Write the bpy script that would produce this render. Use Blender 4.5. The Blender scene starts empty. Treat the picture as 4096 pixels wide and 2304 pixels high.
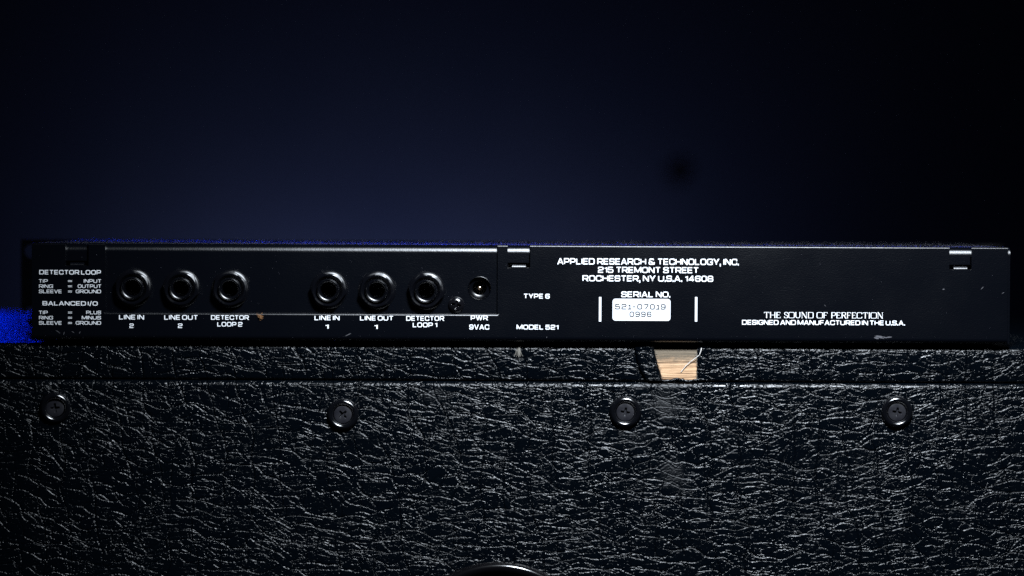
import bpy, bmesh, math, random
from mathutils import Vector, Matrix
from math import radians as R, sin, cos, pi, sqrt

random.seed(7)
S = bpy.context.scene
C = S.collection

# ------------------------------------------------------------------ camera
PX = 0.00011                    # metres per photo pixel in the plane of the rear panel
DIST = 1.25
PITCH = R(1.6)
ROLL = R(0.26)
cam_d = bpy.data.cameras.new('camera')
cam = bpy.data.objects.new('camera', cam_d)
C.objects.link(cam)
cam_d.sensor_width = 36
cam_d.lens = 36 * DIST / (4096 * PX)
cam_d.clip_start = 0.05
cam_d.clip_end = 50
cam.location = (0, -DIST * cos(PITCH), DIST * sin(PITCH))
CM = (Matrix.Rotation(R(90) - PITCH, 3, 'X') @ Matrix.Rotation(ROLL, 3, 'Z'))
cam.rotation_euler = CM.to_euler()
cam_d.dof.use_dof = True
cam_d.dof.focus_distance = DIST
cam_d.dof.aperture_fstop = 5.6
S.camera = cam

def P(x, y, Y=0.0):
    """photo pixel -> world point in the vertical plane at depth Y"""
    d = CM @ Vector(((x - 2048) * PX, (1152 - y) * PX, -DIST))
    t = (Y - cam.location.y) / d.y
    return Vector(cam.location) + d * t

# ------------------------------------------------------------------ world, lamps, exposure
W = bpy.data.worlds.new('World'); S.world = W; W.use_nodes = True
W.node_tree.nodes['Background'].inputs[0].default_value = (0.2, 0.3, 0.6, 1)
W.node_tree.nodes['Background'].inputs[1].default_value = 0.004

def lamp(name, kind, loc, target, energy, color, **kw):
    d = bpy.data.lights.new(name, kind)
    d.energy = energy; d.color = color
    for k, v in kw.items(): setattr(d, k, v)
    o = bpy.data.objects.new(name, d); C.objects.link(o)
    o.location = loc
    o.rotation_euler = (Vector(target) - Vector(loc)).to_track_quat('-Z', 'Y').to_euler()
    return o

# studio strobe above and to the right of the lens
lamp('key_lamp', 'SPOT', (0.13, -0.44, 0.43), (0.08, 0, 0.012), 60, (0.83, 0.91, 1.0),
     spot_size=R(63), spot_blend=1.0, shadow_soft_size=0.065)
# blue gel lamp behind, to the left, skimming the tops
lamp('blue_lamp', 'SPOT', (-0.72, 2.15, 0.36), (-0.25, 0.12, 0.0), 14, (0.0, 0.022, 1.0),
     spot_size=R(22), spot_blend=1.0, shadow_soft_size=0.06)
lamp('blue_lamp', 'SPOT', (-0.40, 0.20, 0.046), (-0.06, 0.055, 0.020), 200, (0.0, 0.035, 1.0),  # added second blue spot, only to brighten the dusty lid edge
     spot_size=R(17), spot_blend=0.6, shadow_soft_size=0.02)
# strip light washing up the wall from behind the cabinet
lamp('wall_lamp', 'AREA', (-0.16, 2.38, -0.235), (-0.16, 2.60, -0.05), 0.74, (0.40, 0.50, 1.0),
     shape='RECTANGLE', size=0.60, size_y=0.08)

S.view_settings.view_transform = 'Standard'
S.view_settings.look = 'None'
S.view_settings.exposure = 0
S.view_settings.gamma = 1
S.view_settings.use_curve_mapping = False
S.render.filter_size = 1.2
S.render.engine = 'CYCLES'
S.cycles.use_denoising = False
S.cycles.sample_clamp_indirect = 0.5
S.cycles.caustics_reflective = False
S.cycles.caustics_refractive = False

# ------------------------------------------------------------------ helpers
def link(name, me, mat=None, parent=None):
    o = bpy.data.objects.new(name, me); C.objects.link(o)
    if mat: me.materials.append(mat)
    if parent: o.parent = parent
    return o

def obj(name, bm, mat, parent=None, smooth=35):
    me = bpy.data.meshes.new(name)
    bm.normal_update(); bm.to_mesh(me); bm.free()
    if smooth:
        me.polygons.foreach_set('use_smooth', [True] * len(me.polygons))
        me.set_sharp_from_angle(angle=R(smooth))
    return link(name, me, mat, parent)

def thing(name, label, cat, group=None):
    o = bpy.data.objects.new(name, None); C.objects.link(o)
    o.empty_display_size = 0.01
    o['label'] = label; o['category'] = cat
    if group: o['group'] = group
    return o

def tag(o, label, cat, group=None, kind=None):
    o['label'] = label
    if cat: o['category'] = cat
    if group: o['group'] = group
    if kind: o['kind'] = kind
    return o

def add_box(bm, x0, x1, y0, y1, z0, z1):
    v = [bm.verts.new((x, y, z)) for x in (x0, x1) for y in (y0, y1) for z in (z0, z1)]
    for f in ((0,1,3,2),(4,6,7,5),(0,4,5,1),(2,3,7,6),(0,2,6,4),(1,5,7,3)):
        bm.faces.new([v[i] for i in f])
    return v

def bevel(bm, test, r, seg=4):
    es = [e for e in bm.edges if test(e.verts[0].co, e.verts[1].co)]
    if es: bmesh.ops.bevel(bm, geom=es, offset=r, segments=seg, affect='EDGES', profile=0.5, clamp_overlap=True)

def near(a, b, e=1e-6): return abs(a - b) < e

def add_prism(bm, poly, y0, y1):
    """poly: list of (x,z), counter-clockwise seen from the camera (-Y)"""
    f = [bm.verts.new((x, y0, z)) for x, z in poly]
    b = [bm.verts.new((x, y1, z)) for x, z in poly]
    bm.faces.new(f); bm.faces.new(b[::-1])
    n = len(poly)
    for i in range(n):
        j = (i + 1) % n
        bm.faces.new((f[j], f[i], b[i], b[j]))
    bmesh.ops.recalc_face_normals(bm, faces=bm.faces)
    return f, b

def add_lathe(bm, prof, n=64, cx=0, cz=0, close_first=False, close_last=False):
    """prof: (radius, y) swept round the Y axis through (cx, cz)"""
    rings = []
    for r, y in prof:
        rings.append([bm.verts.new((cx + r * sin(2*pi*k/n), y, cz + r * cos(2*pi*k/n))) for k in range(n)])
    for a, b in zip(rings, rings[1:]):
        for k in range(n):
            m = (k + 1) % n
            bm.faces.new((a[k], a[m], b[m], b[k]))
    if close_first: bm.faces.new(rings[0][::-1])
    if close_last: bm.faces.new(rings[-1])
    bmesh.ops.recalc_face_normals(bm, faces=bm.faces)

def boolean_cut(o, cutter_bm):
    me = bpy.data.meshes.new('cut'); cutter_bm.to_mesh(me); cutter_bm.free()
    c = link('cut', me)
    m = o.modifiers.new('b', 'BOOLEAN'); m.operation = 'DIFFERENCE'; m.object = c; m.solver = 'EXACT'
    dg = bpy.context.evaluated_depsgraph_get()
    new = bpy.data.meshes.new_from_object(o.evaluated_get(dg))
    old = o.data; o.modifiers.clear(); o.data = new
    bpy.data.objects.remove(c); bpy.data.meshes.remove(me); bpy.data.meshes.remove(old)
    new.polygons.foreach_set('use_smooth', [True] * len(new.polygons))
    new.set_sharp_from_angle(angle=R(35))

def weighted(o):
    m = o.modifiers.new('weighted', 'WEIGHTED_NORMAL'); m.weight = 90; m.keep_sharp = True
    return o

# ------------------------------------------------------------------ materials
class NT:
    def __init__(s, name):
        s.m = bpy.data.materials.new(name); s.m.use_nodes = True
        s.t = s.m.node_tree; s.b = s.t.nodes['Principled BSDF']
    def n(s, kind, **kw):
        nd = s.t.nodes.new(kind)
        for k, v in kw.items():
            if k.startswith('i_'):
                key = k[2:]
                nd.inputs[int(key) if key.isdigit() else key.replace('_', ' ')].default_value = v
            else: setattr(nd, k, v)
        return nd
    def l(s, a, b): s.t.links.new(a, b)
    def math(s, op, a, b=None, c=None, clamp=False):
        nd = s.n('ShaderNodeMath', operation=op, use_clamp=clamp)
        for i, v in enumerate((a, b, c)):
            if v is None: continue
            if isinstance(v, (int, float)): nd.inputs[i].default_value = v
            else: s.l(v, nd.inputs[i])
        return nd.outputs[0]
    def rng(s, v, a, b, c=0.0, d=1.0, smooth=True):
        nd = s.n('ShaderNodeMapRange', interpolation_type='SMOOTHSTEP' if smooth else 'LINEAR')
        for i, q in ((1, a), (2, b), (3, c), (4, d)): nd.inputs[i].default_value = q
        s.l(v, nd.inputs[0]); return nd.outputs[0]
    def noise(s, vec, scale, detail=2, rough=0.5):
        nd = s.n('ShaderNodeTexNoise'); nd.inputs['Scale'].default_value = scale
        nd.inputs['Detail'].default_value = detail; nd.inputs['Roughness'].default_value = rough
        s.l(vec, nd.inputs['Vector']); return nd
    def scale(s, vec, sc, rot=(0,0,0)):
        nd = s.n('ShaderNodeMapping'); nd.inputs['Scale'].default_value = sc; nd.inputs['Rotation'].default_value = rot
        s.l(vec, nd.inputs['Vector']); return nd.outputs[0]
    def set(s, col=None, rough=None, spec=None, metal=None):
        if col is not None: s.b.inputs['Base Color'].default_value = (*col, 1)
        if rough is not None: s.b.inputs['Roughness'].default_value = rough
        if spec is not None: s.b.inputs['Specular IOR Level'].default_value = spec
        if metal is not None: s.b.inputs['Metallic'].default_value = metal
        return s
    def coat(s, col, gloss, rough):
        """black coating: dark diffuse body under a soft gloss with short tails"""
        s.t.nodes.remove(s.b)
        d = s.n('ShaderNodeBsdfDiffuse'); d.inputs['Color'].default_value = (*col, 1)
        g = s.n('ShaderNodeBsdfGlossy', distribution='BECKMANN'); f = s.n('ShaderNodeFresnel'); f.inputs['IOR'].default_value = 1.5
        k = s.n('ShaderNodeMath', operation='MULTIPLY', use_clamp=True); k.inputs[1].default_value = gloss / .04
        s.l(f.outputs[0], k.inputs[0])
        k2 = s.n('ShaderNodeMath', operation='MINIMUM'); k2.inputs[1].default_value = .20
        s.l(k.outputs[0], k2.inputs[0]); s.l(k2.outputs[0], g.inputs['Color']); s.f = f
        g.inputs['Roughness'].default_value = rough
        a = s.n('ShaderNodeAddShader'); s.l(d.outputs[0], a.inputs[0]); s.l(g.outputs[0], a.inputs[1])
        s.l(a.outputs[0], s.t.nodes['Material Output'].inputs['Surface'])
        s.d, s.b = d, g
        return s
    def bump(s, h, dist, strength=1.0):
        nd = s.n('ShaderNodeBump'); nd.inputs['Distance'].default_value = dist; nd.inputs['Strength'].default_value = strength
        s.l(h, nd.inputs['Height']); s.l(nd.outputs[0], s.b.inputs['Normal'])
        if hasattr(s, 'd'): s.l(nd.outputs[0], s.d.inputs['Normal']); s.l(nd.outputs[0], s.f.inputs['Normal'])
        return nd
    def co(s): return s.n('ShaderNodeTexCoord').outputs['Object']

def mat_simple(name, col, rough, spec=0.5, metal=0, nscale=None, ndist=0.0, rvar=0.0):
    t = NT(name).set(col, rough, spec, metal)
    if nscale:
        no = t.noise(t.co(), nscale, 3)
        t.bump(no.outputs[0], ndist)
        if rvar:
            n2 = t.noise(t.co(), nscale * 0.12, 4)
            t.l(t.rng(n2.outputs[0], 0.3, 0.7, max(0.02, rough - rvar), rough + rvar), t.b.inputs['Roughness'])
    return t.m

def mat_coat(name, col, gloss, rough, nscale, ndist, rvar):
    t = NT(name).coat(col, gloss, rough)
    t.bump(t.noise(t.co(), nscale, 3).outputs[0], ndist)
    n2 = t.noise(t.co(), nscale * 0.12, 4)
    t.l(t.rng(n2.outputs[0], 0.3, 0.7, rough - rvar, rough + rvar), t.b.inputs['Roughness'])
    return t.m

def mat_powder():
    t = NT('black_powder_coat').coat((0.0014, 0.0018, 0.0030), 0.066, 0.40)
    co = t.co()
    fine = t.noise(co, 1700, 1, 0.5)
    mid = t.noise(co, 420, 2, 0.5)
    h = t.math('ADD', fine.outputs[0], t.math('MULTIPLY', mid.outputs[0], 0.5))
    t.bump(h, 0.000032)
    sm = t.noise(co, 30, 4, 0.6)
    t.l(t.rng(sm.outputs[0], 0.3, 0.75, 0.388, 0.408), t.b.inputs['Roughness'])
    return t.m

# worn patches on the vinyl (x, z, rx, rz) in photo pixels
WEAR = [(2660, 1630, 110, 70, .9), (2700, 1900, 60, 95, .9), (1720, 1570, 90, 45, .9), (2650, 1545, 170, 22, .7), (2560, 1740, 120, 45, .45)]
def mat_tolex():
    t = NT('black_grained_vinyl').coat((0.0007, 0.0014, 0.0024), 0.022, 0.34)
    co = t.co()
    def disp(vec, scale, amp):
        no = t.noise(vec, scale, 2, 0.5)
        v = t.n('ShaderNodeVectorMath', operation='SUBTRACT'); v.inputs[1].default_value = (.5, .5, .5)
        t.l(no.outputs['Color'], v.inputs[0])
        w = t.n('ShaderNodeVectorMath', operation='MULTIPLY'); w.inputs[1].default_value = amp
        t.l(v.outputs[0], w.inputs[0])
        a = t.n('ShaderNodeVectorMath', operation='ADD')
        t.l(vec, a.inputs[0]); t.l(w.outputs[0], a.inputs[1]); return a.outputs[0]
    c1 = disp(co, 19, (.022, .022, .022))
    c2 = disp(c1, 90, (.005, .005, .005))
    c2b = disp(c2, 380, (.0016, .0016, .0012))
    c3 = disp(c2b, 1300, (.0007, .0007, .0006))
    def voro(vec, sc, feature='DISTANCE_TO_EDGE', rnd=1.0):
        v = t.n('ShaderNodeTexVoronoi', feature=feature, distance='EUCLIDEAN')
        v.inputs['Scale'].default_value = 1.0; v.inputs['Randomness'].default_value = rnd
        t.l(t.scale(vec, sc), v.inputs['Vector']); return v.outputs['Distance']
    def brk(sc, seed, lo=.35, hi=.62, a=.15):
        o = t.n('ShaderNodeVectorMath', operation='ADD'); o.inputs[1].default_value = (seed, seed * .7, seed * 1.3)
        t.l(co, o.inputs[0])
        return t.rng(t.noise(o.outputs[0], sc, 3, .6).outputs[0], lo, hi, a, 1.0)
    big = t.math('MULTIPLY', t.rng(voro(c3, (95, 95, 165)), 0.0, 0.085, -1, 0), brk(150, 1.1, .36, .58, .2))
    med = t.math('MULTIPLY', t.rng(voro(c3, (220, 220, 410)), 0.0, 0.11, -1, 0), brk(240, 4.2, .36, .60, .1))
    peb = t.math('MULTIPLY', t.rng(voro(c2, (820, 820, 950), 'F1'), 0.08, 0.40, 1.0, 0.0), brk(420, 2.9, .40, .56, 0))
    fine = t.noise(co, 1900, 2, 0.6).outputs[0]
    swell = t.noise(c1, 210, 2, 0.5).outputs[0]
    # long creases: wavy near-horizontal families and straighter vertical ones
    s0 = t.n('ShaderNodeSeparateXYZ'); t.l(disp(disp(co, 1100, (.0006, .0006, .0006)), 260, (.0012, .0012, .0009)), s0.inputs[0])
    def crease(fx, fz, nscale, namp, width, seed, bsc, lo=.40, hi=.58):
        o = t.n('ShaderNodeVectorMath', operation='ADD'); o.inputs[1].default_value = (seed, seed * 1.7, seed * .6)
        t.l(co, o.inputs[0])
        w = t.noise(o.outputs[0], nscale, 2, .5).outputs[0]
        u = t.math('ADD', t.math('MULTIPLY', s0.outputs[0], fx), t.math('MULTIPLY', s0.outputs[2], fz))
        u = t.math('ADD', u, t.math('MULTIPLY', w, namp))
        d = t.math('ABSOLUTE', t.math('SUBTRACT', t.math('FRACT', u), .5))
        return t.math('MULTIPLY', t.rng(d, 0.0, width, -1, 0), brk(bsc, seed + 2, lo, hi, .0))
    A1 = crease(30, 150, 26, 5.5, .075, 1.3, 70)
    A2 = crease(-24, 175, 34, 5.0, .085, 5.1, 85)
    A3 = crease(8, 260, 60, 3.0, .11, 8.4, 120)
    V1 = crease(78, 6, 22, 2.2, .045, 3.7, 45, .38, .52)
    V2 = crease(120, -14, 40, 2.2, .06, 9.2, 80)
    h = t.math('MULTIPLY', big, 0.46)
    for q_, k_ in ((A1, .66), (A2, .52), (A3, .16), (V1, .85), (V2, .62), (med, .17), (peb, .21), (fine, .07), (swell, .10)):
        h = t.math('ADD', h, t.math('MULTIPLY', q_, k_))
    # wear: flattened, matt spots
    sep = t.n('ShaderNodeSeparateXYZ'); t.l(disp(co, 70, (.012, .012, .012)), sep.inputs[0])
    mask = None
    for (x, y, rx, ry, k) in WEAR:
        p = P(x, y)
        dx = t.math('DIVIDE', t.math('SUBTRACT', sep.outputs[0], p.x), rx * PX)
        dz = t.math('DIVIDE', t.math('SUBTRACT', sep.outputs[2], p.z), ry * PX)
        d = t.math('SQRT', t.math('ADD', t.math('MULTIPLY', dx, dx), t.math('MULTIPLY', dz, dz)))
        m = t.rng(d, 0.15, 1.35, k, 0.0)
        mask = m if mask is None else t.math('MAXIMUM', mask, m)
    rn = t.noise(co, 55, 3, 0.6).outputs[0]
    base_r = t.rng(rn, 0.3, 0.7, 0.29, 0.38)
    rr = t.math('ADD', base_r, t.math('MULTIPLY', mask, 0.16))
    t.l(rr, t.b.inputs['Roughness'])
    hh = t.math('MULTIPLY', h, t.math('SUBTRACT', 1.0, t.math('MULTIPLY', mask, 0.45)))
    t.bump(hh, 0.00042)
    return t.m

def mat_wood():
    t = NT('bare_plywood').set((.5, .33, .19), 0.7, 0.3)
    co = t.co()
    n1 = t.noise(t.scale(co, (14, 14, 900)), 1.0, 4, 0.6)
    n2 = t.noise(t.scale(co, (120, 120, 2600)), 1.0, 3, 0.6)
    mix = t.math('ADD', t.math('MULTIPLY', n1.outputs[0], .65), t.math('MULTIPLY', n2.outputs[0], .35))
    cr = t.n('ShaderNodeValToRGB')
    e = cr.color_ramp.elements
    e[0].position = .40; e[0].color = (.07, .032, .014, 1)
    e[1].position = .60; e[1].color = (.64, .42, .25, 1)
    q = e.new(.48); q.color = (.40, .24, .13, 1)
    t.l(mix, cr.inputs[0])
    # grey glue and dirt left on the upper plies
    sep = t.n('ShaderNodeSeparateXYZ'); t.l(co, sep.inputs[0])
    dn = t.noise(t.scale(co, (500, 500, 900)), 1.0, 4, 0.7)
    zz = t.math('ADD', sep.outputs[2], t.math('MULTIPLY', t.math('SUBTRACT', dn.outputs[0], .5), .006))
    zt, zb = P(2700, 1418).z, P(2700, 1474).z
    f = t.rng(zz, zb, zt, 0.05, 0.9)
    mx = t.n('ShaderNodeMix', data_type='RGBA'); mx.inputs[7].default_value = (.085, .075, .055, 1)
    t.l(f, mx.inputs[0]); t.l(cr.outputs[0], mx.inputs[6])
    t.l(mx.outputs[2], t.b.inputs['Base Color'])
    t.bump(mix, 0.0006)
    return t.m

def mat_wall():
    t = NT('dark_wall_paint').set((.05, .06, .10), 0.8, 0.2)
    co = t.co()
    n1 = t.noise(co, 3, 4, 0.6)
    cr = t.n('ShaderNodeValToRGB'); e = cr.color_ramp.elements
    e[0].position = .3; e[0].color = (.060, .068, .10, 1); e[1].position = .7; e[1].color = (.078, .085, .115, 1)
    t.l(n1.outputs[0], cr.inputs[0]); t.l(cr.outputs[0], t.b.inputs['Base Color'])
    t.bump(t.noise(co, 300, 3).outputs[0], .001)
    return t.m

M_POW = mat_powder()
M_TOL = mat_tolex()
M_WOOD = mat_wood()
M_WALL = mat_wall()
M_PRINT = mat_simple('white_screen_print', (.80, .82, .84), .55, .3, 0, 3000, .000005)
M_PAPER = mat_simple('white_sticker_paper', (.64, .65, .67), .5, .3, 0, 1800, .000008)
M_INK = mat_simple('black_ink', (.012, .012, .014), .6, .3)
M_NUT = mat_coat('black_plastic_nut', (.0018, .002, .003), .060, .40, 900, .000018, .05)
M_BUSH = mat_coat('black_plastic_bushing', (.0016, .0018, .0026), .060, .34, 700, .000012, .05)
M_HOLE = mat_simple('dark_socket_inside', (.004, .004, .005), .5, .3)
M_PIN = mat_simple('brass_pin', (.85, .62, .42), .25, .5, 1.0)
M_BLKSCREW = mat_coat('black_oxide_steel', (.003, .003, .004), .07, .28, 1500, .000008, .06)
M_CUP = mat_coat('black_lacquered_steel', (.002, .0022, .003), .11, .30, 900, .00001, .05)
M_HEAD = mat_simple('dull_black_screw_head', (.008, .008, .011), .40, .5, 0, 1600, .00002, .10)
M_DISH = mat_simple('glossy_black_plastic', (.0015, .0015, .002), .14, .5, 0, 120, .00004, .05)
M_FACE = mat_coat('black_faceplate_paint', (.0008, .0008, .0012), .03, .38, 1200, .00002, .03)
def mat_dust():
    t = NT('pale_dust'); t.t.nodes.remove(t.b)
    d = t.n('ShaderNodeBsdfDiffuse'); d.inputs['Color'].default_value = (.035, .035, .045, 1)
    r = t.n('ShaderNodeBsdfTranslucent'); r.inputs['Color'].default_value = (.5, .5, .52, 1)
    a = t.n('ShaderNodeAddShader'); t.l(d.outputs[0], a.inputs[0]); t.l(r.outputs[0], a.inputs[1])
    t.l(a.outputs[0], t.t.nodes['Material Output'].inputs['Surface'])
    return t.m
M_DUST = mat_dust()
M_LINT = mat_simple('tan_lint', (.32, .17, .08), .9, .1)
M_THREAD = mat_simple('pale_thread', (.55, .53, .50), .8, .2)
M_TUFT = mat_simple('grey_thread', (.16, .15, .13), .8, .2)
M_SCUFF = mat_simple('bare_scuffed_metal', (.09, .09, .10), .5, .4, .3)
M_KNOB = mat_simple('matt_black_knob', (.012, .010, .012), .7, .2)

# ------------------------------------------------------------------ background wall
wy = 2.6
bm = bmesh.new(); add_box(bm, -2.5, 2.5, wy, wy + .1, -1.2, 2.0)
tag(obj('background_wall', bm, M_WALL), 'dark navy wall out of focus behind the equipment', None, kind='structure')
p = P(2712, 690, wy)
bm = bmesh.new()
add_lathe(bm, [(.0165, wy + .001), (.0165, wy - .002), (.015, wy - .0035), (.001, wy - .004)], 40, p.x, p.z, True, True)
tag(obj('wall_knob', bm, M_KNOB), 'small round dark spot on the blue wall, blurred, above the unit', 'wall knob')

# ------------------------------------------------------------------ amplifier cabinet
YF = 0.0042                                   # front plane of the cabinet
YB = 0.385
z_top = P(2048, 1381, YF).z
z_seam_t = P(2048, 1521, YF).z
z_seam_b = P(2048, 1525.5, YF).z
cab = thing('amplifier_cabinet', 'black grained vinyl amplifier cabinet carrying the rack unit, with torn top edge', 'amplifier cabinet')
cab.location = (0, 0, 0)
SK = 0.0006
bm = bmesh.new(); add_box(bm, -.42, .42, YF + SK, YB, z_seam_t + SK, z_top - SK)
bevel(bm, lambda a, b: near(a.z, z_top - SK) and near(b.z, z_top - SK) and near(a.y, YF + SK) and near(b.y, YF + SK), .0024, 6)
obj('wood_board', bm, M_WOOD, cab)

def covering(name, xl, xr):
    """xl, xr: callables giving the end x at bottom and top -> slab of covering"""
    bm = bmesh.new()
    (xlb, xlt), (xrb, xrt) = xl, xr
    v = {}
    for i, (b, t) in enumerate(((xlb, xlt), (xrb, xrt))):
        for j, y in enumerate((YF, YB + .002)):
            for k, (z, x) in enumerate(((z_seam_t, b), (z_top, t))):
                v[i, j, k] = bm.verts.new((x, y, z))
    for q in (((0,0,0),(1,0,0),(1,0,1),(0,0,1)), ((0,1,0),(0,1,1),(1,1,1),(1,1,0)), ((0,0,1),(1,0,1),(1,1,1),(0,1,1)),
              ((0,0,0),(0,1,0),(1,1,0),(1,0,0)), ((0,0,0),(0,0,1),(0,1,1),(0,1,0)), ((1,0,0),(1,1,0),(1,1,1),(1,0,1))):
        bm.faces.new([v[a] for a in q])
    bmesh.ops.recalc_face_normals(bm, faces=bm.faces)
    bevel(bm, lambda a, b: near(a.z, z_top) and near(b.z, z_top) and near(a.y, YF) and near(b.y, YF), .0024, 6)
    bevel(bm, lambda a, b: near(a.z, z_seam_t) and near(b.z, z_seam_t) and near(a.y, YF) and near(b.y, YF), .0009, 4)
    return obj(name, bm, M_TOL, cab, 50)

xA = (P(2646, 1520).x, P(2614, 1385).x)
xB = (P(2790, 1520).x, P(2792, 1385).x)
covering('vinyl_covering', (-.43, -.43), xA)
covering('vinyl_covering', xB, (.43, .43))
# narrow strip bridging the hole over the top, behind the bare ply
bm = bmesh.new(); add_box(bm, xA[1] - .003, xB[1] + .003, .012, YB + .001, z_top - .0015, z_top - .0003)
obj('vinyl_strip', bm, M_TOL, cab)

# peeled layer of vinyl to the left of the bare wood
def sheet(name, left, right, y_out, thick, mat, rag=0.0, seed=1):
    rnd = random.Random(seed)
    bm = bmesh.new(); nu, nv = 14, 20
    def lerp(pts, t):
        s = t * (len(pts) - 1); i = min(int(s), len(pts) - 2); f = s - i
        return (pts[i][0] * (1-f) + pts[i+1][0] * f, pts[i][1] * (1-f) + pts[i+1][1] * f)
    grid = []
    for j in range(nv + 1):
        t = j / nv
        a, b = lerp(left, t), lerp(right, t)
        a = (a[0] + rnd.uniform(-rag, rag), a[1]); b = (b[0] + rnd.uniform(-rag, rag), b[1])
        row = []
        for i in range(nu + 1):
            s = i / nu
            q = P(a[0]*(1-s) + b[0]*s, a[1]*(1-s) + b[1]*s, YF)
            edge = min(s, 1 - s)
            yy = YF - y_out * (0.35 + 0.65 * (1 - (2*s - 1)**4)) - .00012 * sin(9*t + 4*s)
            row.append(bm.verts.new((q.x, yy, q.z)))
        grid.append(row)
    for j in range(nv):
        for i in range(nu):
            bm.faces.new((grid[j][i], grid[j+1][i], grid[j+1][i+1], grid[j][i+1]))
    bmesh.ops.recalc_face_normals(bm, faces=bm.faces)
    r = bmesh.ops.extrude_face_region(bm, geom=list(bm.faces))
    for v in r['geom']:
        if isinstance(v, bmesh.types.BMVert): v.co.y += thick
    bmesh.ops.recalc_face_normals(bm, faces=bm.faces)
    return obj(name, bm, mat, cab, 60)
f1 = sheet('torn_flap', [(2538, 1388), (2544, 1432), (2556, 1478), (2582, 1519)], [(2614, 1385), (2624, 1430), (2638, 1480), (2650, 1522)], .0019, .0015, M_TOL, 1.5, 3)
tag(f1, 'lifted layer of black vinyl left of the bare wood', None)
f2 = sheet('torn_flap', [(2790, 1386), (2789, 1430), (2788, 1480), (2793, 1519)], [(2846, 1386), (2850, 1430), (2842, 1480), (2826, 1518)], .0006, .0006, M_TOL, 1.5, 5)
tag(f2, 'frayed edge of black vinyl right of the bare wood', None)
# curled remnant of vinyl along the bottom of the hole
bm = bmesh.new(); rnd = random.Random(11); rings = []
for i in range(30):
    t = i / 29
    c = P(2642 + 156 * t, 1521 + 3 * sin(t * 11) + rnd.uniform(-1.5, 1.5), YF - .0006)
    r = (.0006 + .00025 * rnd.random()) * (0.35 + 0.65 * sin(pi * min(1, max(0.04, t))))
    rings.append([bm.verts.new((c.x, c.y + r * cos(2*pi*k/8) * .8, c.z + r * sin(2*pi*k/8) * rnd.uniform(.7, 1.3))) for k in range(8)])
for a, b in zip(rings, rings[1:]):
    for k in range(8): bm.faces.new((a[k], b[k], b[(k+1) % 8], a[(k+1) % 8]))
bm.faces.new(rings[0]); bm.faces.new(rings[-1][::-1])
bmesh.ops.recalc_face_normals(bm, faces=bm.faces)
obj('torn_strip', bm, M_TOL, cab, 60)

def thread(name, pts, rad, mat, parent):
    cu = bpy.data.curves.new(name, 'CURVE'); cu.dimensions = '3D'; cu.bevel_depth = rad; cu.bevel_resolution = 2
    sp = cu.splines.new('NURBS'); sp.points.add(len(pts) - 1); sp.use_endpoint_u = True; sp.order_u = 3
    for q, c in zip(sp.points, pts): q.co = (*c, 1)
    o = bpy.data.objects.new(name, cu); C.objects.link(o)
    me = bpy.data.meshes.new_from_object(o.evaluated_get(bpy.context.evaluated_depsgraph_get()))
    bpy.data.objects.remove(o); bpy.data.curves.remove(cu)
    me.polygons.foreach_set('use_smooth', [True] * len(me.polygons))
    return link(name, me, mat, parent)
thread('backing_thread', [P(2797, 1421, YF - .001), P(2770, 1441, YF - .0004), P(2745, 1460, YF - .0002), P(2724, 1488, YF + .0002)], .00016, M_THREAD, cab)
thread('backing_thread', [P(2797, 1421, YF - .001), P(2804, 1405, YF - .0015), P(2806, 1392, YF - .001)], .00022, M_THREAD, cab)

YP = YF - .0011                                # the back panel stands slightly proud
bm = bmesh.new(); add_box(bm, -.42, .42, YP, YP + .014, -.36, z_seam_b)
bevel(bm, lambda a, b: near(a.z, z_seam_b) and near(b.z, z_seam_b) and near(a.y, YP) and near(b.y, YP), .0026, 8)
obj('back_panel', bm, M_TOL, cab, 50)
bm = bmesh.new()
add_box(bm, -.42, .42, YF + .030, YB - .02, -.36, z_seam_t - .002)
obj('cabinet_body', bm, M_TOL, cab)

def phillips(bm, rad, dome, arm, half, depth, rot, cx, cz, y0, n=44):
    """screw head facing -Y with a cross recess"""
    grid = {}
    rings = [0.0] + [(i + 1) / n for i in range(n)]
    na = 96
    def hgt(x, z):
        r = sqrt(x*x + z*z)
        h = dome * sqrt(max(0.0, 1 - (r / rad)**2 * .97))
        a = x * cos(rot) + z * sin(rot); b = -x * sin(rot) + z * cos(rot)
        def arm_d(u, v):
            w = half * (1.25 - .45 * abs(u) / arm)
            e = min(max((w - abs(v)) / (.22 * half), 0), 1)
            f = min(max((arm - abs(u)) / (.30 * arm), 0), 1)
            return e * (f ** .7)
        k = max(arm_d(a, b), arm_d(b, a))
        return h - depth * k
    c = bm.verts.new((cx, y0 - hgt(0, 0), cz)); prev = None
    for i in range(1, n + 1):
        r = rad * i / n
        ring = [bm.verts.new((cx + r * sin(2*pi*k/na), y0 - hgt(r * sin(2*pi*k/na), r * cos(2*pi*k/na)), cz + r * cos(2*pi*k/na))) for k in range(na)]
        for k in range(na):
            m = (k + 1) % na
            if prev is None: bm.faces.new((c, ring[k], ring[m]))
            else: bm.faces.new((prev[k], ring[k], ring[m], prev[m]))
        prev = ring
    low = [bm.verts.new((v.co.x, y0 + .0012, v.co.z)) for v in prev]
    for k in range(na):
        m = (k + 1) % na
        bm.faces.new((prev[k], low[k], low[m], prev[m]))
    bmesh.ops.recalc_face_normals(bm, faces=bm.faces)

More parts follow.
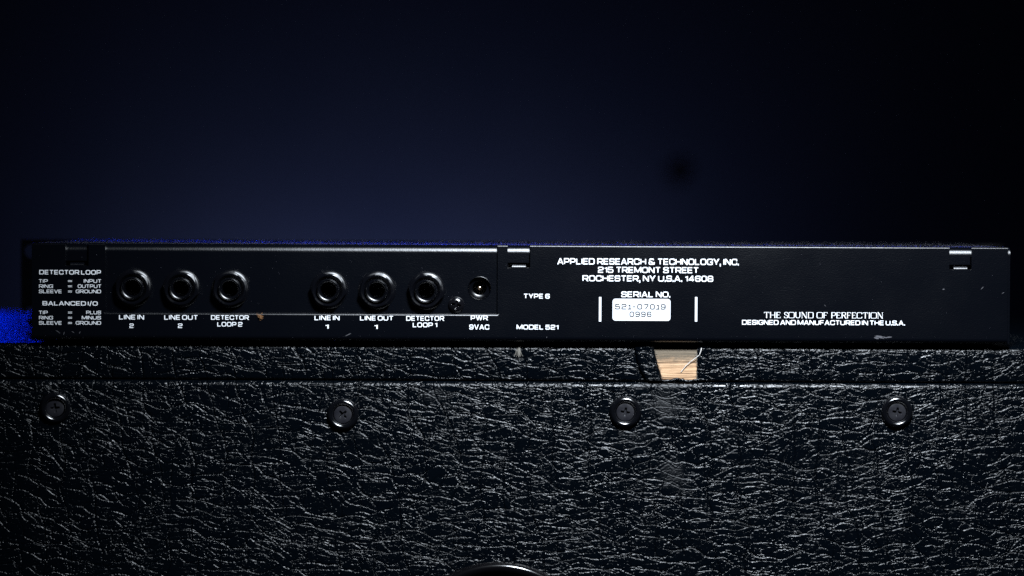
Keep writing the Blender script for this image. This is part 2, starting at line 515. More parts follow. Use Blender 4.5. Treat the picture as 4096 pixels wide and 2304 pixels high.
CUP_PROF = [(.0072, .0004)] + [(.00555 + .00150 * cos(pi * k / 16), -.0023 * sin(pi * k / 16)) for k in range(17)] + [(.0040, .0004)]
for (x, y, rot, ro, lab) in ((222, 1631, 6, .0058/.0063, 'worn dusty screw with a bent washer rim'), (1372, 1657, 45, 1, None), (2501, 1648, -8, 1, None), (3587, 1648, -10, 1, 'screw with a rusty cross slot')):
    q = P(x, y, YF - .001)
    sc = bpy.data.objects.new('panel_screw', None); C.objects.link(sc); sc.parent = cab
    sc.empty_display_size = .005
    sc.location = (q.x, YP, q.z)
    if lab: sc['label'] = lab
    bm = bmesh.new(); add_lathe(bm, [(r * (1 if ro == 1 else .97), yy) for r, yy in CUP_PROF], 72)
    c = obj('cup_washer', bm, M_CUP, sc, 80)
    if ro != 1: c.rotation_euler = (R(5), 0, R(5))
    bm = bmesh.new(); phillips(bm, .0039, .00028, .0021, .00052, .0011, R(rot), 0, 0, -.0009)
    obj('screw_head', bm, M_HEAD, sc, 40)

# round dish at the bottom edge of the picture
q = P(1993, 2652, YF)
bm = bmesh.new()
add_lathe(bm, [(.0452, .0005), (.0452, -.0008), (.0446, -.0021), (.0436, -.0029), (.0424, -.0031), (.0412, -.0027), (.0402, -.0016), (.0395, -.0004), (.0001, -.0003)], 128, q.x, q.z)
for v in bm.verts: v.co.y += YP
obj('round_dish', bm, M_DISH, cab, 60)

# ------------------------------------------------------------------ rack unit
unit = thing('rack_unit', 'flat black rack audio unit with six jack sockets and white lettering, lying on the cabinet', 'rack unit')
zT = P(2081, 981).z
zB = P(2081, 1367).z
xL, xR = P(127, 1160).x, P(4031, 1160).x
YR = 0.0013
RT = .0036
DEPTH = .15
z_rec = P(1205, 1253).z
xr0, xr1 = P(421, 1150).x, P(1990, 1150).x
NOTCH = [(262, 354), (2031, 2121), (3798, 3887)]
TAB_END = P(2081, 1051).z
NB = P(2081, 1071).z
TG = P(2081, 1058).z

# chassis body: folded sheet with a wide radius along its upper rear edge
bm = bmesh.new()
xb1 = P(4042, 1160).x
add_box(bm, xL + .0006, xb1, YR, DEPTH, zB + .0002, zT)
bevel(bm, lambda a, b: near(a.z, zT) and near(b.z, zT) and near(a.y, YR) and near(b.y, YR), RT, 10)
bevel(bm, lambda a, b: near(a.x, b.x) and near(a.y, YR) and near(b.y, YR) and (near(a.x, xL + .0006) or near(a.x, xb1)), .0006, 3)
bevel(bm, lambda a, b: near(a.z, zB + .0002) and near(b.z, zB + .0002) and near(a.y, YR) and near(b.y, YR), .0045, 6)
body = obj('chassis', bm, M_POW, unit)
for fx in (xL + .03, xR - .03):
    for fyy in (.022, .128):
        bm = bmesh.new(); add_lathe(bm, [(.007, 0), (.0075, .0004), (.0075, .003)], 32, 0, 0, True, True)
        ft = obj('rubber_foot', bm, M_HOLE, unit); ft.rotation_euler = (R(90), 0, 0); ft.location = (fx, fyy, z_top + .00002)
JACKS = [(533, 1152, -5), (726, 1154, -15), (922, 1156, 9), (1315, 1160, -22), (1508, 1162, 15), (1705, 1164, -16)]
PWR = P(1918, 1153)
bm = bmesh.new()
for (x, y, a) in JACKS:
    q = P(x, y)
    add_lathe(bm, [(.0052, YR - .003), (.0052, YR + .0185)], 48, q.x, q.z, True, True)
add_lathe(bm, [(.0049, YR - .003), (.0049, YR + .0145)], 56, PWR.x, PWR.z, True, True)
for (a, b) in NOTCH:
    xa, xb = P(a, 1000).x, P(b, 1000).x
    add_box(bm, xa - .0004, xb + .0004, YR - .003, YR + .016, NB - .0006, TAB_END)
    add_box(bm, xb - .0005, xb + .0004, YR - .003, YR + .016, TAB_END + .0001, zT - .0042)
bmesh.ops.recalc_face_normals(bm, faces=bm.faces)
boolean_cut(body, bm); weighted(body)

# outer rear panel: sheet with the connector opening and three notches
zt = zT + .00012
poly = [(xL, zB), (xR, zB), (xR, zt)]
def notch_pts(a, b):
    xa, xb = P(a, 1000).x, P(b, 1000).x
    w = xb - xa; t0, t1 = xa + .20 * w, xb - .20 * w
    return [(xb, zt), (xb, NB), (t1, NB), (t1, TG), (t0, TG), (t0, NB), (xa, NB), (xa, zt)]
poly += notch_pts(*NOTCH[2]) + notch_pts(*NOTCH[1])
poly += [(xr1, zt), (xr1, z_rec), (xr0, z_rec), (xr0, zt)]
poly += notch_pts(*NOTCH[0]) + [(xL, zt)]
bm = bmesh.new(); add_prism(bm, poly[::-1], 0, .0040)
for zz in (z_rec, NB, TG):
    bmesh.ops.bisect_plane(bm, geom=bm.verts[:] + bm.edges[:] + bm.faces[:], plane_co=(0, 0, zz), plane_no=(0, 0, 1), dist=1e-7)
for xx in sorted({round(x, 7) for x, z in poly if xL + .001 < x < xR - .001}):
    bmesh.ops.bisect_plane(bm, geom=bm.verts[:] + bm.edges[:] + bm.faces[:], plane_co=(xx, 0, 0), plane_no=(1, 0, 0), dist=1e-6)
bm.normal_update()
def bev(test, rad, seg):
    es = [e for e in bm.edges if len(e.link_faces) == 2 and e.calc_face_angle() > 1 and
          all(near(v.co.y, 0, 1e-6) for v in e.verts) and test(e.verts[0].co, e.verts[1].co)]
    if es: bmesh.ops.bevel(bm, geom=es, offset=rad, segments=seg, affect='EDGES', profile=0.5, clamp_overlap=True)
    bm.normal_update()
bev(lambda a, b: near(a.z, zB) and near(b.z, zB), .0022, 7)
bev(lambda a, b: near(a.z, zt) and near(b.z, zt), .0009, 5)
bev(lambda a, b: near(a.z, TG) and near(b.z, TG), .0013, 6)
bev(lambda a, b: near(a.z, z_rec) and near(b.z, z_rec), .0009, 5)
bev(lambda a, b: True, .00055, 4)
bmesh.ops.triangulate(bm, faces=[f for f in bm.faces if len(f.verts) > 4])
weighted(obj('rear_panel', bm, M_POW, unit, 40))

# faceplate with ears on the far side
fy0, fy1 = DEPTH + .0002, DEPTH + .0035
def F(x, y): q = P(x, y, fy0); return (q.x, q.z)
ztp = P(2048, 966, fy0).z
zbt = z_top + .0015
x0 = P(84, 1100, fy0).x; x1 = P(4012, 1100, fy0).x
poly = [(x0, ztp), (x0, P(86, 1228, fy0).z), (P(118, 1305, fy0).x, P(118, 1305, fy0).z), (P(122, 1340, fy0).x, zbt)]
poly += [(x1 - .004, zbt), (x1 - .0035, P(118, 1305, fy0).z), (x1, P(86, 1228, fy0).z), (x1, ztp)]
bm = bmesh.new(); add_prism(bm, poly, fy0, fy1)
fp = obj('faceplate', bm, M_FACE, unit)
bm = bmesh.new()
for (xx) in (x0 + .0075, x1 - .0075):
    for yy in (1005, 1255):
        zc = P(60, yy, fy0).z if xx < 0 else P(60, yy, fy0).z
        pr = [(xx + sx * .0028 + .0034 * cos(a), zc + .0034 * sin(a)) for sx, a0 in ((1, -pi/2), (-1, pi/2)) for a in [a0 + pi * k / 10 for k in range(11)]]
        add_prism(bm, pr, fy0 - .002, fy1 + .002)
boolean_cut(fp, bm)

# --- jacks
def hex_nut(bm, circ, ang, y0, h, rin):
    ap = circ * cos(pi / 6); n = 120
    rows = [[] for _ in range(5)]
    for k in range(n):
        a = 2 * pi * k / n
        d = ((a - ang + pi / 6) % (pi / 3)) - pi / 6
        # ang points at a vertex
        rr = ap / cos(pi / 6 - abs(d))
        zc = h - max(0, (rr - ap)) * .75
        sa, ca = sin(a), cos(a)
        for row, (r, y) in zip(rows, ((rr, 0), (rr, zc), (ap * .985, h), (rin + .0010, h - .00005), (rin - .0002, h - .0016))):
            row.append(bm.verts.new((r * sa, y0 - y, r * ca)))
    for a, b in zip(rows, rows[1:]):
        for k in range(n): bm.faces.new((a[k], a[(k+1) % n], b[(k+1) % n], b[k]))
    bmesh.ops.recalc_face_normals(bm, faces=bm.faces)

NUTS = {}
for (x, y, a) in JACKS:
    q = P(x, y, YR)
    j = bpy.data.objects.new('jack_socket', None); C.objects.link(j); j.parent = unit
    j.empty_display_size = .005
    j.location = (q.x, YR, q.z)
    bm = bmesh.new()
    add_lathe(bm, [(.0084, 0.0002), (.0083, -.0003), (.0080, -.0006), (.0076, -.00085), (.0071, -.00100), (.0053, -.00105)], 72)
    obj('washer', bm, M_NUT, j, 30)
    bm = bmesh.new(); hex_nut(bm, .0081, R(a), -.0009, .0027, .0053)
    obj('hex_nut', bm, M_NUT, j, 22)
    bm = bmesh.new()
    add_lathe(bm, [(.0051, .001), (.0051, -.0036), (.0049, -.0042), (.0045, -.0045), (.0041, -.0044), (.0037, -.0040), (.0034, -.0032), (.0033, -.0020), (.0033, .0165), (.0001, .0165)], 64)
    obj('bushing', bm, M_BUSH, j, 50)
    bm = bmesh.new(); add_box(bm, -.0023, .0023, .0035, .012, -.0030, -.0022)
    obj('contact_spring', bm, M_BLKSCREW, j)

# --- power socket
pw = bpy.data.objects.new('power_socket', None); C.objects.link(pw); pw.parent = unit
pw.empty_display_size = .005
pw.location = (PWR.x, YR, PWR.z)
bm = bmesh.new()
add_lathe(bm, [(.0053, .0001), (.00525, -.0001), (.00505, -.0002), (.0049, -.0001), (.00485, .0004)], 64)
obj('socket_rim', bm, M_POW, pw, 60)
bm = bmesh.new()
add_lathe(bm, [(.00488, .0022), (.0047, .0018), (.0034, .0018), (.0031, .0020), (.0030, .0028), (.0030, .0120), (.0001, .0120)], 64)
obj('barrel', bm, M_BUSH, pw, 40)
bm = bmesh.new()
add_lathe(bm, [(.0011, .0118), (.0011, .0046), (.0009, .0040), (.0005, .0037), (.00005, .0036)], 32)
obj('centre_pin', bm, M_PIN, pw, 60)

# --- panel screw next to the power socket
q = P(1825, 1219, YR)
bm = bmesh.new(); phillips(bm, .0035, .0019, .0021, .00055, .0012, R(-12), q.x, q.z, YR - .0002)
o = obj('screw', bm, M_BLKSCREW, unit, 40)

# ------------------------------------------------------------------ lettering (stroke alphabet)
def rounded(pts, closed):
    out = []; n = len(pts)
    for i, p_ in enumerate(pts):
        x, y = p_[0], p_[1]; r = p_[2] if len(p_) > 2 else 0
        if r <= 0 or (not closed and i in (0, n - 1)): out.append((x, y)); continue
        a = Vector(pts[i-1][:2]); b = Vector((x, y)); c = Vector(pts[(i+1) % n][:2])
        d1 = (a - b); d2 = (c - b); r_ = min(r, d1.length * .5, d2.length * .5)
        p0 = b + d1.normalized() * r_; p1 = b + d2.normalized() * r_
        for k in range(6):
            t = k / 5
            out.append(tuple(p0 * (1-t)**2 + b * 2*t*(1-t) + p1 * t*t))
    return out

def stroke(pts, tx, ty, closed=False):
    """list of quads (4 points each) for a stroke whose stems are tx wide and bars ty thick"""
    pts = rounded(pts, closed); q = []
    for p_ in pts:
        if not q or abs(p_[0]-q[-1][0]) + abs(p_[1]-q[-1][1]) > 1e-4: q.append(p_)
    if closed and abs(q[0][0]-q[-1][0]) + abs(q[0][1]-q[-1][1]) < 1e-4: q.pop()
    pts = q; n = len(pts); quads = []
    if n == 2 and not closed:
        (ax, ay), (bx, by) = pts
        if abs(ay - by) > 1e-6 and abs(ax - bx) > 1e-6 and abs(by - ay) > .25:
            L = sqrt((bx-ax)**2 + (by-ay)**2); hw = tx / 2 * L / abs(by - ay) * .95
            e = ty / 2
            if ay > by: ax, ay, bx, by = bx, by, ax, ay
            return [[(ax - hw, ay - e), (ax + hw, ay - e), (bx + hw, by + e), (bx - hw, by + e)]]
    def off(i):
        if closed: a, c = pts[i-1], pts[(i+1) % n]
        else: a, c = pts[max(i-1, 0)], pts[min(i+1, n-1)]
        b = pts[i]
        def nrm(p, q):
            dx, dy = q[0]-p[0], q[1]-p[1]; l = sqrt(dx*dx+dy*dy) or 1
            return (-dy/l, dx/l)
        n1 = nrm(a, b) if a != b else nrm(b, c); n2 = nrm(b, c) if b != c else n1
        mx, my = n1[0]+n2[0], n1[1]+n2[1]; l = sqrt(mx*mx+my*my) or 1
        mx, my = mx/l, my/l; k = 1 / max(.5, mx*n1[0]+my*n1[1])
        return (mx*k*tx/2, my*k*ty/2)
    idx = range(n) if closed else range(n - 1)
    O = [off(i) for i in range(n)]
    for i in idx:
        j = (i + 1) % n
        a, b = pts[i], pts[j]
        quads.append([(a[0]-O[i][0], a[1]-O[i][1]), (b[0]-O[j][0], b[1]-O[j][1]), (b[0]+O[j][0], b[1]+O[j][1]), (a[0]+O[i][0], a[1]+O[i][1])])
    return quads

r = .34
# every glyph: (width, [(points, closed)]) with strokes' centre lines in a unit box
G = {
 'A': (1.12, [([(0,0),(.5,1)],0), ([(.5,1),(1,0)],0), ([(.22,.27),(.78,.27)],0)]),
 'B': (1.05, [([(0,0),(0,1),(.94,1,r),(.94,.52,.18),(0,.52)],0), ([(0,.52),(1,.52,.2),(1,0,r),(0,0)],0)]),
 'C': (1.05, [([(1,.66),(1,1,r),(0,1,r),(0,0,r),(1,0,r),(1,.34)],0)]),
 'D': (1.08, [([(0,0),(0,1),(1,1,r),(1,0,r)],1)]),
 'E': (.92, [([(1,1),(0,1),(0,0),(1,0)],0), ([(0,.5),(.92,.5)],0)]),
 'F': (.90, [([(1,1),(0,1),(0,0)],0), ([(0,.48),(.9,.48)],0)]),
 'G': (1.08, [([(1,.72),(1,1,r),(0,1,r),(0,0,r),(1,0,.2),(1,.46),(.55,.46)],0)]),
 'H': (1.06, [([(0,0),(0,1)],0), ([(1,0),(1,1)],0), ([(0,.5),(1,.5)],0)]),
 'I': (.0, [([(0,0),(0,1)],0)]),
 'L': (.88, [([(0,1),(0,0),(1,0)],0)]),
 'M': (1.28, [([(0,0),(0,1)],0), ([(0,1),(.5,.12)],0), ([(.5,.12),(1,1)],0), ([(1,0),(1,1)],0)]),
 'N': (1.06, [([(0,0),(0,1)],0), ([(0,1),(1,0)],0), ([(1,0),(1,1)],0)]),
 'O': (1.10, [([(0,0,r),(0,1,r),(1,1,r),(1,0,r)],1)]),
 'P': (1.0, [([(0,0),(0,1),(1,1,r),(1,.38,r),(0,.38)],0)]),
 'R': (1.04, [([(0,0),(0,1),(1,1,r),(1,.42,r),(0,.42)],0), ([(.55,.42),(1,0)],0)]),
 'S': (1.0, [([(.97,.72),(.97,1,r),(0,1,r),(0,.51,.25),(1,.51,.25),(1,0,r),(0,0,r),(0,.28)],0)]),
 'T': (.98, [([(0,1),(1,1)],0), ([(.5,0),(.5,1)],0)]),
 'U': (1.06, [([(0,1),(0,0,r),(1,0,r),(1,1)],0)]),
 'V': (1.08, [([(0,1),(.5,0)],0), ([(.5,0),(1,1)],0)]),
 'W': (1.5, [([(0,1),(.26,0)],0), ([(.26,0),(.5,1)],0), ([(.5,1),(.74,0)],0), ([(.74,0),(1,1)],0)]),
 'Y': (1.06, [([(0,1),(.5,.45)],0), ([(.5,.45),(1,1)],0), ([(.5,0),(.5,.45)],0)]),
 '0': (1.0, [([(0,0,r),(0,1,r),(1,1,r),(1,0,r)],1)]),
 '1': (.55, [([(0,.80),(1,.80)],0), ([(1,0),(1,1)],0)]),
 '2': (1.0, [([(0,.7),(0,1,r),(1,1,r),(1,.52,.25),(0,.45,.25),(0,0),(1,0)],0)]),
 '4': (1.05, [([(.74,0),(.74,1)],0), ([(.74,1),(0,.28)],0), ([(0,.25),(1,.25)],0)]),
 '5': (1.0, [([(.95,1),(.06,1),(.02,.55),(1,.6,.28),(1,0,r),(0,0,r),(0,.25)],0)]),
 '6': (1.0, [([(.97,.74),(.97,1,r),(0,1,r),(0,0,r),(1,0,r),(1,.55,.28),(0,.55)],0)]),
 '7': (.95, [([(0,1),(1,1),(1,.8),(.35,0)],0)]),
 '8': (1.02, [([(0,0,r),(0,.52,.2),(1,.52,.2),(1,0,r)],1), ([(.04,.52,.2),(.04,1,r),(.96,1,r),(.96,.52,.2)],1)]),
 '9': (1.0, [([(.03,.26),(.03,0,r),(1,0,r),(1,1,r),(0,1,r),(0,.45,.28),(1,.45)],0)]),
 '&': (1.15, [([(.95,.42),(.95,0,.3),(0,0,r),(0,.52,.25),(.55,.52)],0), ([(.78,.78),(.78,1,.3),(.08,1,.3),(.08,.6,.2),(.3,.5),(1,-.02)],0)]),
 '-': (.7, [([(0,.48),(1,.48)],0)]),
 '=': (.75, [([(0,.68),(1,.68)],0), ([(0,.28),(1,.28)],0)]),
 '/': (.55, [([(0,-.1),(1,1.1)],0)]),
 '.': (.0, [([(0,-.15),(0,.16)],0)]),
 ',': (.0, [([(0,-.36),(0,.16)],0)]),
}
def serif(g):
    """bookish capitals: thick stems, thin bars, small feet"""
    f = lambda x, y: ([(x - .11, y), (x + .11, y)], 'thin')
    K, N = 'thick', 'thin'
    T = {
     'T': (.85, [([(.5,0),(.5,1)],K), ([(0,1),(1,1)],N), ([(0,1),(0,.8)],N), ([(1,1),(1,.8)],N), f(.5,0)]),
     'H': (.95, [([(.1,0),(.1,1)],K), ([(.9,0),(.9,1)],K), ([(.1,.5),(.9,.5)],N), f(.1,0), f(.1,1), f(.9,0), f(.9,1)]),
     'E': (.72, [([(.12,0),(.12,1)],K), ([(0,1),(.9,1)],N), ([(0,0),(1,0)],N), ([(.12,.52),(.75,.52)],N), ([(.9,1),(.9,.82)],N), ([(1,0),(1,.2)],N)]),
     'F': (.70, [([(.12,0),(.12,1)],K), ([(0,1),(.95,1)],N), ([(.12,.5),(.75,.5)],N), ([(.95,1),(.95,.8)],N), f(.12,0)]),
     'S': (.60, [([(.92,.78),(.85,1,.2),(.12,1,.4),(.02,.6,.3),(.95,.42,.3),(1,0,.4),(.1,0,.3),(0,.24)],'mid')]),
     'O': (.98, [([(0,.5),(0,1,.5),(.5,1),(1,1,.5),(1,.5),(1,0,.5),(.5,0),(0,0,.5)],'mid_closed')]),
     'U': (.92, [([(.1,1),(.1,0,.4),(.88,0,.4),(.88,1)],'mid'), f(.1,1), f(.88,1)]),
     'N': (.95, [([(.1,0),(.1,1)],N), ([(.1,1),(.9,0)],K), ([(.9,0),(.9,1)],N), f(.1,0), f(.1,1), f(.9,1)]),
     'D': (.92, [([(.1,0),(.1,1)],K), ([(.0,1),(.6,1),(1,1,.5),(1,0,.5),(.6,0),(0,0)],'mid')]),
     'P': (.72, [([(.12,0),(.12,1)],K), ([(0,1),(.5,1),(1,1,.3),(1,.45,.3),(.12,.45)],'mid'), f(.12,0)]),
     'R': (.80, [([(.12,0),(.12,1)],K), ([(0,1),(.5,1),(.9,1,.3),(.9,.5,.3),(.12,.5)],'mid'), ([(.45,.5),(1,0)],K), f(.12,0)]),
     'C': (.85, [([(.98,.74),(.95,1,.3),(.5,1),(0,1,.5),(0,.5),(0,0,.5),(.5,0),(.95,0,.3),(1,.24)],'mid')]),
     'I': (.22, [([(.5,0),(.5,1)],K), ([(0,0),(1,0)],N), ([(0,1),(1,1)],N)]),
    }
    return T[g]

def text_quads(txt, t, style='bold', gap=.13, space=.42):
    """quads in cap-height units"""
    x = 0; out = []; level = 0
    for ch in txt:
        if ch == ' ': x += space; continue
        if style == 'serif':
            w, st = serif(ch)
            kk = {'thick': (.14, .14), 'thin': (.06, .06), 'mid': (.13, .065)}
            for pts, kd in st:
                cl = kd.endswith('_closed'); tx, ty = kk[kd.replace('_closed', '')]
                q = stroke([(a[0]*w, .035 + a[1]*.93, *a[2:]) for a in pts], tx, ty, cl)
                level += 1; out += [(level % 5, [(x + px, py) for px, py in s]) for s in q]
            x += w + .17; continue
        w, st = G[ch]
        tx = t; ty = t * .86
        w_c = max(0, w - tx) if w > .06 else w
        if ch == '1' and style == 'thin': w_c = .3
        for pts, cl in st:
            q = stroke([(tx/2 + a[0]*w_c, ty/2 + a[1]*(1-ty), *[z * .9 for z in a[2:]]) for a in pts], tx, ty, bool(cl))
            level += 1; out += [(level % 6, [(x + px, py) for px, py in s]) for s in q]
        if style == 'thin' and ch == '1':
            out.append((7, [(x - .05, 0), (x + .65, 0), (x + .65, ty), (x - .05, ty)])); x += .1
        x += w_c + tx + gap
    return out

def add_text(bm, txt, x0, x1, y0, y1, t=.22, style='bold', Y=-.00003, gap=.13, space=.42):
    """fit the words into the photo rectangle x0..x1, y0..y1"""
    q = text_quads(txt, t, style, gap, space)
    xs = [p_[0] for _, s in q for p_ in s]; a, b = min(xs), max(xs)
    c = P((x0 + x1) / 2, (y0 + y1) / 2)
    w = (x1 - x0) * PX; h = (y1 - y0) * PX
    for lev, s in q:
        pts = [(c.x - w/2 + (px - a) / (b - a) * w, Y - lev * 3e-6, c.z - h/2 + py * h) for px, py in s]
        ar = sum(pts[i][0]*pts[(i+1)%4][2] - pts[(i+1)%4][0]*pts[i][2] for i in range(4))
        if abs(ar) < 1e-14: continue
        if ar < 0: pts = pts[::-1]
        bm.faces.new([bm.verts.new(p_) for p_ in pts])

def print_block(name, lines, label=None, parent=unit, mat=M_PRINT, **kw):
    bm = bmesh.new()
    for ln in lines:
        k = dict(kw)
        if len(ln) > 5: k.update(ln[5])
        add_text(bm, *ln[:5], **k)
    o = obj(name, bm, mat, parent, 0)
    if label: o['label'] = label
    return o

print_block('printed_legend', [('DETECTOR LOOP', 157, 404, 1080, 1098, {'space': .28})], t=.195)
rows = []
for base, words in ((1117, ('INPUT', 'OUTPUT', 'GROUND')), (1243, ('PLUS', 'MINUS', 'GROUND'))):
    for i, (lw, rw) in enumerate(zip(('TIP', 'RING', 'SLEEVE'), words)):
        y0 = base + 20.8 * i; y1 = y0 + 14
        rows.append((lw, 156, {'TIP': 191, 'RING': 212, 'SLEEVE': 246}[lw], y0, y1))
        rows.append(('=', 272, 288, y0 + .5, y1 - .5))
        rows.append((rw, {'INPUT': 335, 'OUTPUT': 311, 'GROUND': 303, 'PLUS': 345, 'MINUS': 327}[rw], 404, y0, y1))
print_block('printed_legend', rows[:9], t=.165)
print_block('printed_legend', [('BALANCED I/O', 170, 391, 1205, 1222, {'space': .25})], t=.195)
print_block('printed_legend', rows[9:], t=.165)
print_block('printed_caption', [('LINE IN', 476, 577, 1259, 1278, {'space': .25}), ('2', 518, 535, 1294, 1312)], t=.19)
print_block('printed_caption', [('LINE OUT', 657, 790, 1260, 1279, {'space': .25}), ('2', 712, 730, 1294, 1312)], t=.19)
print_block('printed_caption', [('DETECTOR', 844, 996, 1261, 1279), ('LOOP 2', 869, 970, 1288, 1306, {'space': .3})], t=.19)
print_block('printed_caption', [('LINE IN', 1258, 1359, 1262, 1281, {'space': .25}), ('1', 1302, 1315, 1297, 1316)], t=.195)
print_block('printed_caption', [('LINE OUT', 1440, 1572, 1263, 1282, {'space': .25}), ('1', 1498, 1511, 1298, 1317)], t=.195)
print_block('printed_caption', [('DETECTOR', 1625, 1777, 1264, 1283), ('LOOP 1', 1651, 1749, 1290, 1309, {'space': .3})], t=.195)
print_block('printed_caption', [('PWR', 1883, 1952, 1262, 1281), ('9VAC', 1877, 1957, 1298, 1318)], t=.195)
print_block('printed_legend', [('TYPE 6', 2096, 2199, 1175, 1194, {'space': .3})], t=.195)
print_block('printed_legend', [('MODEL 521', 2066, 2234, 1299, 1318, {'space': .3})], t=.195)
print_block('printed_address', [('APPLIED RESEARCH & TECHNOLOGY, INC.', 2229, 2955, 1034, 1059), ('215 TREMONT STREET', 2392, 2793, 1068, 1092),
            ('ROCHESTER, NY U.S.A. 14608', 2330, 2853, 1102, 1126)], t=.19, gap=.10, space=.36)
print_block('printed_legend', [('SERIAL NO.', 2485, 2681, 1166, 1189, {'space': .34})], t=.19, gap=.12)
print_block('printed_slogan', [('THE SOUND OF PERFECTION', 3056, 3532, 1249, 1273, {'style': 'serif', 'space': .5})])
print_block('printed_legend', [('DESIGNED AND MANUFACTURED IN THE U.S.A.', 2968, 3620, 1281, 1300)], t=.19, gap=.10, space=.25)
for (xa, xb) in ((2396, 2405), (2780, 2789)):
    bm = bmesh.new(); a = P((xa+xb)/2, 1237)
    hx, hz = (xb-xa)/2*PX, 49*PX
    bm.faces.new([bm.verts.new((a.x+sx*hx, -.00003, a.z+sz*hz)) for sx, sz in ((-1,-1),(1,-1),(1,1),(-1,1))])
    obj('printed_bar', bm, M_PRINT, unit, 0)

# serial sticker
c = P(2566, 1239); hw, hh, rr = 116*PX, 44*PX, 12*PX
poly = []
for sx, sz, a0 in ((1,1,0), (-1,1,pi/2), (-1,-1,pi), (1,-1,3*pi/2)):
    for k in range(7):
        a = a0 + pi/2*k/6
        poly.append((c.x + sx*(hw-rr) + rr*cos(a), c.z + sz*(hh-rr) + rr*sin(a)))
bm = bmesh.new(); add_prism(bm, poly, -.00012, .0)
st = obj('serial_sticker', bm, M_PAPER, unit, 0)
print_block('typed_digits', [('521-07019', 2460, 2663, 1216, 1238), ('0996', 2518, 2606, 1246, 1268)], None, st, M_INK, t=.20, style='thin', gap=.26, Y=-.00016)

# scuffs in the paint
def flake(bm, x, y, L, w, ang, Y, rnd):
    q = P(x, y, Y); n = 7
    up, dn = [], []
    for i in range(n):
        t = i/(n-1) - .5; ww = w * (1 - (2*t)**2) * rnd.uniform(.5, 1.2) + .15 * w
        for s, lst in ((1, up), (-1, dn)):
            u = t*L*PX; v = s*ww*PX/2
            lst.append(bm.verts.new((q.x + u*cos(ang) - v*sin(ang), Y, q.z + u*sin(ang) + v*cos(ang))))
    for i in range(n-1): bm.faces.new((dn[i], dn[i+1], up[i+1], up[i]))
rnd = random.Random(4)
for (x, y, L, w, a) in ((232, 1327, 22, 3, -.6), (256, 1333, 14, 2.5, 1.3), (292, 1328, 12, 2, -.5), (319, 1330, 10, 2.5, 1.2), (1392, 1339, 26, 3, .45),
                        (3929, 1152, 16, 2, .8), (4012, 1172, 12, 2, .5), (3774, 1157, 9, 4, .1), (2187, 1349, 6, 2, 1.1), (3300, 1222, 10, 1.6, -.7)):
    bm = bmesh.new(); flake(bm, x, y, L, w, a, -.00004, rnd)
    obj('paint_scuff', bm, M_SCUFF, unit, 0)
for i in range(9):
    bm = bmesh.new()
    flake(bm, 3480 + rnd.gauss(25, 30), 1350 + rnd.gauss(0, 3.5), rnd.uniform(14, 40), rnd.uniform(2, 6), rnd.uniform(-.3, .3), -.00003 - i*2e-6, rnd)
    obj('paint_scuff', bm, M_SCUFF, unit, 0)

# ------------------------------------------------------------------ lint and dust
def fibre(bm, p0, d, L, rad, curl, rnd, n=5):
    rings = []; p_ = Vector(p0); d = Vector(d).normalized()
    side = d.orthogonal().normalized()
    for i in range(n + 1):
        s2 = d.cross(side).normalized()
        rings.append([bm.verts.new(p_ + rad * (side * cos(2*pi*k/3) + s2 * sin(2*pi*k/3))) for k in range(3)])
        d = (d + Vector((rnd.gauss(0, curl), rnd.gauss(0, curl), rnd.gauss(0, curl)))).normalized()
        side = (side - d * side.dot(d)).normalized()
        p_ = p_ + d * (L / n)
    for a, b in zip(rings, rings[1:]):
        for k in range(3): bm.faces.new((a[k], a[(k+1) % 3], b[(k+1) % 3], b[k]))
rnd = random.Random(21)
bm = bmesh.new(); c = P(1043, 1268, -.0005)
for i in range(110):
    o_ = Vector((rnd.gauss(0, .0004), rnd.gauss(0, .0002), rnd.gauss(0, .0005)))
    fibre(bm, c + o_, (rnd.gauss(0, 1), rnd.gauss(0, .5), rnd.gauss(0, 1)), rnd.uniform(.0004, .0011), .00005, .6, rnd)
for i in range(3):
    fibre(bm, c, (-1, 0, .5 + .2*i), .0025, .00003, .2, rnd)
tag(obj('lint_tuft', bm, M_LINT, None, 0), 'tiny tan tuft of lint stuck on the black panel beside DETECTOR LOOP 2', 'lint')
rnd2 = random.Random(8)
for (xa, ya, xb, yb, sgn) in ((2618, 1398, 2648, 1518, 1), (2790, 1398, 2789, 1518, -1)):
    bm = bmesh.new()
    for i in range(46):
        k = rnd2.random()
        fibre(bm, P(xa + (xb - xa) * k, ya + (yb - ya) * k, YF - .0002), (sgn * rnd2.uniform(.2, 1), rnd2.uniform(-.5, .3), rnd2.gauss(0, .6)), rnd2.uniform(.0004, .0016), .00004, .3, rnd2)
    obj('frayed_backing', bm, M_TUFT, cab, 0)
bm = bmesh.new(); c = P(2076, 1392, YF - .0002)
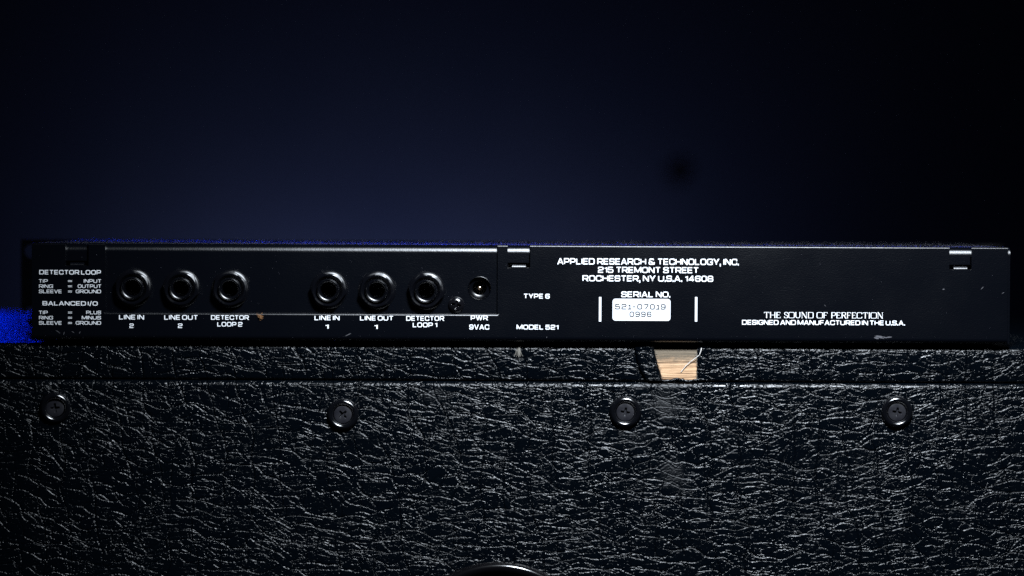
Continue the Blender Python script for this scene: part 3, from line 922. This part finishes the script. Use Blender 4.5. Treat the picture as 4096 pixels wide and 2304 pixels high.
for i in range(26):
    fibre(bm, c + Vector((rnd.gauss(0, .0004), 0, rnd.gauss(0, .0003))), (rnd.gauss(-.1, .10), -.10, -1), rnd.uniform(.002, .0046), .00007, .15, rnd)
tag(obj('thread_tuft', bm, M_TUFT, None, 0), 'short frayed pale thread hanging from under the unit onto the black vinyl', 'thread')

def speck(bm, q, r_, rnd):
    v = [bm.verts.new(Vector(q) + r_ * Vector(d) * rnd.uniform(.6, 1.3)) for d in ((1,0,-.6), (-.8,.5,-.6), (-.5,-.8,-.6), (0,-.2,1))]
    for f in ((0,1,2), (0,3,1), (1,3,2), (2,3,0)): bm.faces.new([v[i] for i in f])
bm = bmesh.new()
for i in range(24000):
    x = rnd.uniform(xL + .002, xR - .001); y = .0042 + (DEPTH - .006) * rnd.random() ** 2.2
    q = Vector((x, y, zT + .00005))
    if rnd.random() < .04:
        fibre(bm, q, (rnd.gauss(0, 1), rnd.gauss(0, 1), abs(rnd.gauss(0, .5))), rnd.uniform(.0004, .0013), .000018, .35, rnd, 4)
    else: speck(bm, q, rnd.uniform(.00003, .00008), rnd)
for i in range(9):
    fibre(bm, (P(rnd.uniform(700, 3600), 981).x, .006, zT), (rnd.gauss(0, .5), 0, 1), rnd.uniform(.001, .002), .00002, .3, rnd)
for i in range(240):
    x = rnd.uniform(140, 4020); y = rnd.uniform(1000, 1340)
    if i < 90: x = rnd.uniform(430, 1960); y = rnd.uniform(1010, 1240)
    Yp = YR if (421 < x < 1990 and y < 1250) else 0
    if any((x-a)**2 + (y-b)**2 < 82**2 for a, b, _ in JACKS): continue
    speck(bm, P(x, y, Yp - .00003), rnd.choice((.00005, .00006, .00008, .00012)), rnd)
for i in range(60):
    speck(bm, P(rnd.uniform(150, 4000), rnd.gauss(1347, 4), -.0001), rnd.uniform(.00005, .0001), rnd)
bmesh.ops.recalc_face_normals(bm, faces=bm.faces)
o = obj('dust', bm, M_DUST, None, 0)
o['label'] = 'fine dust and fibres scattered over the rack unit'; o['kind'] = 'stuff'
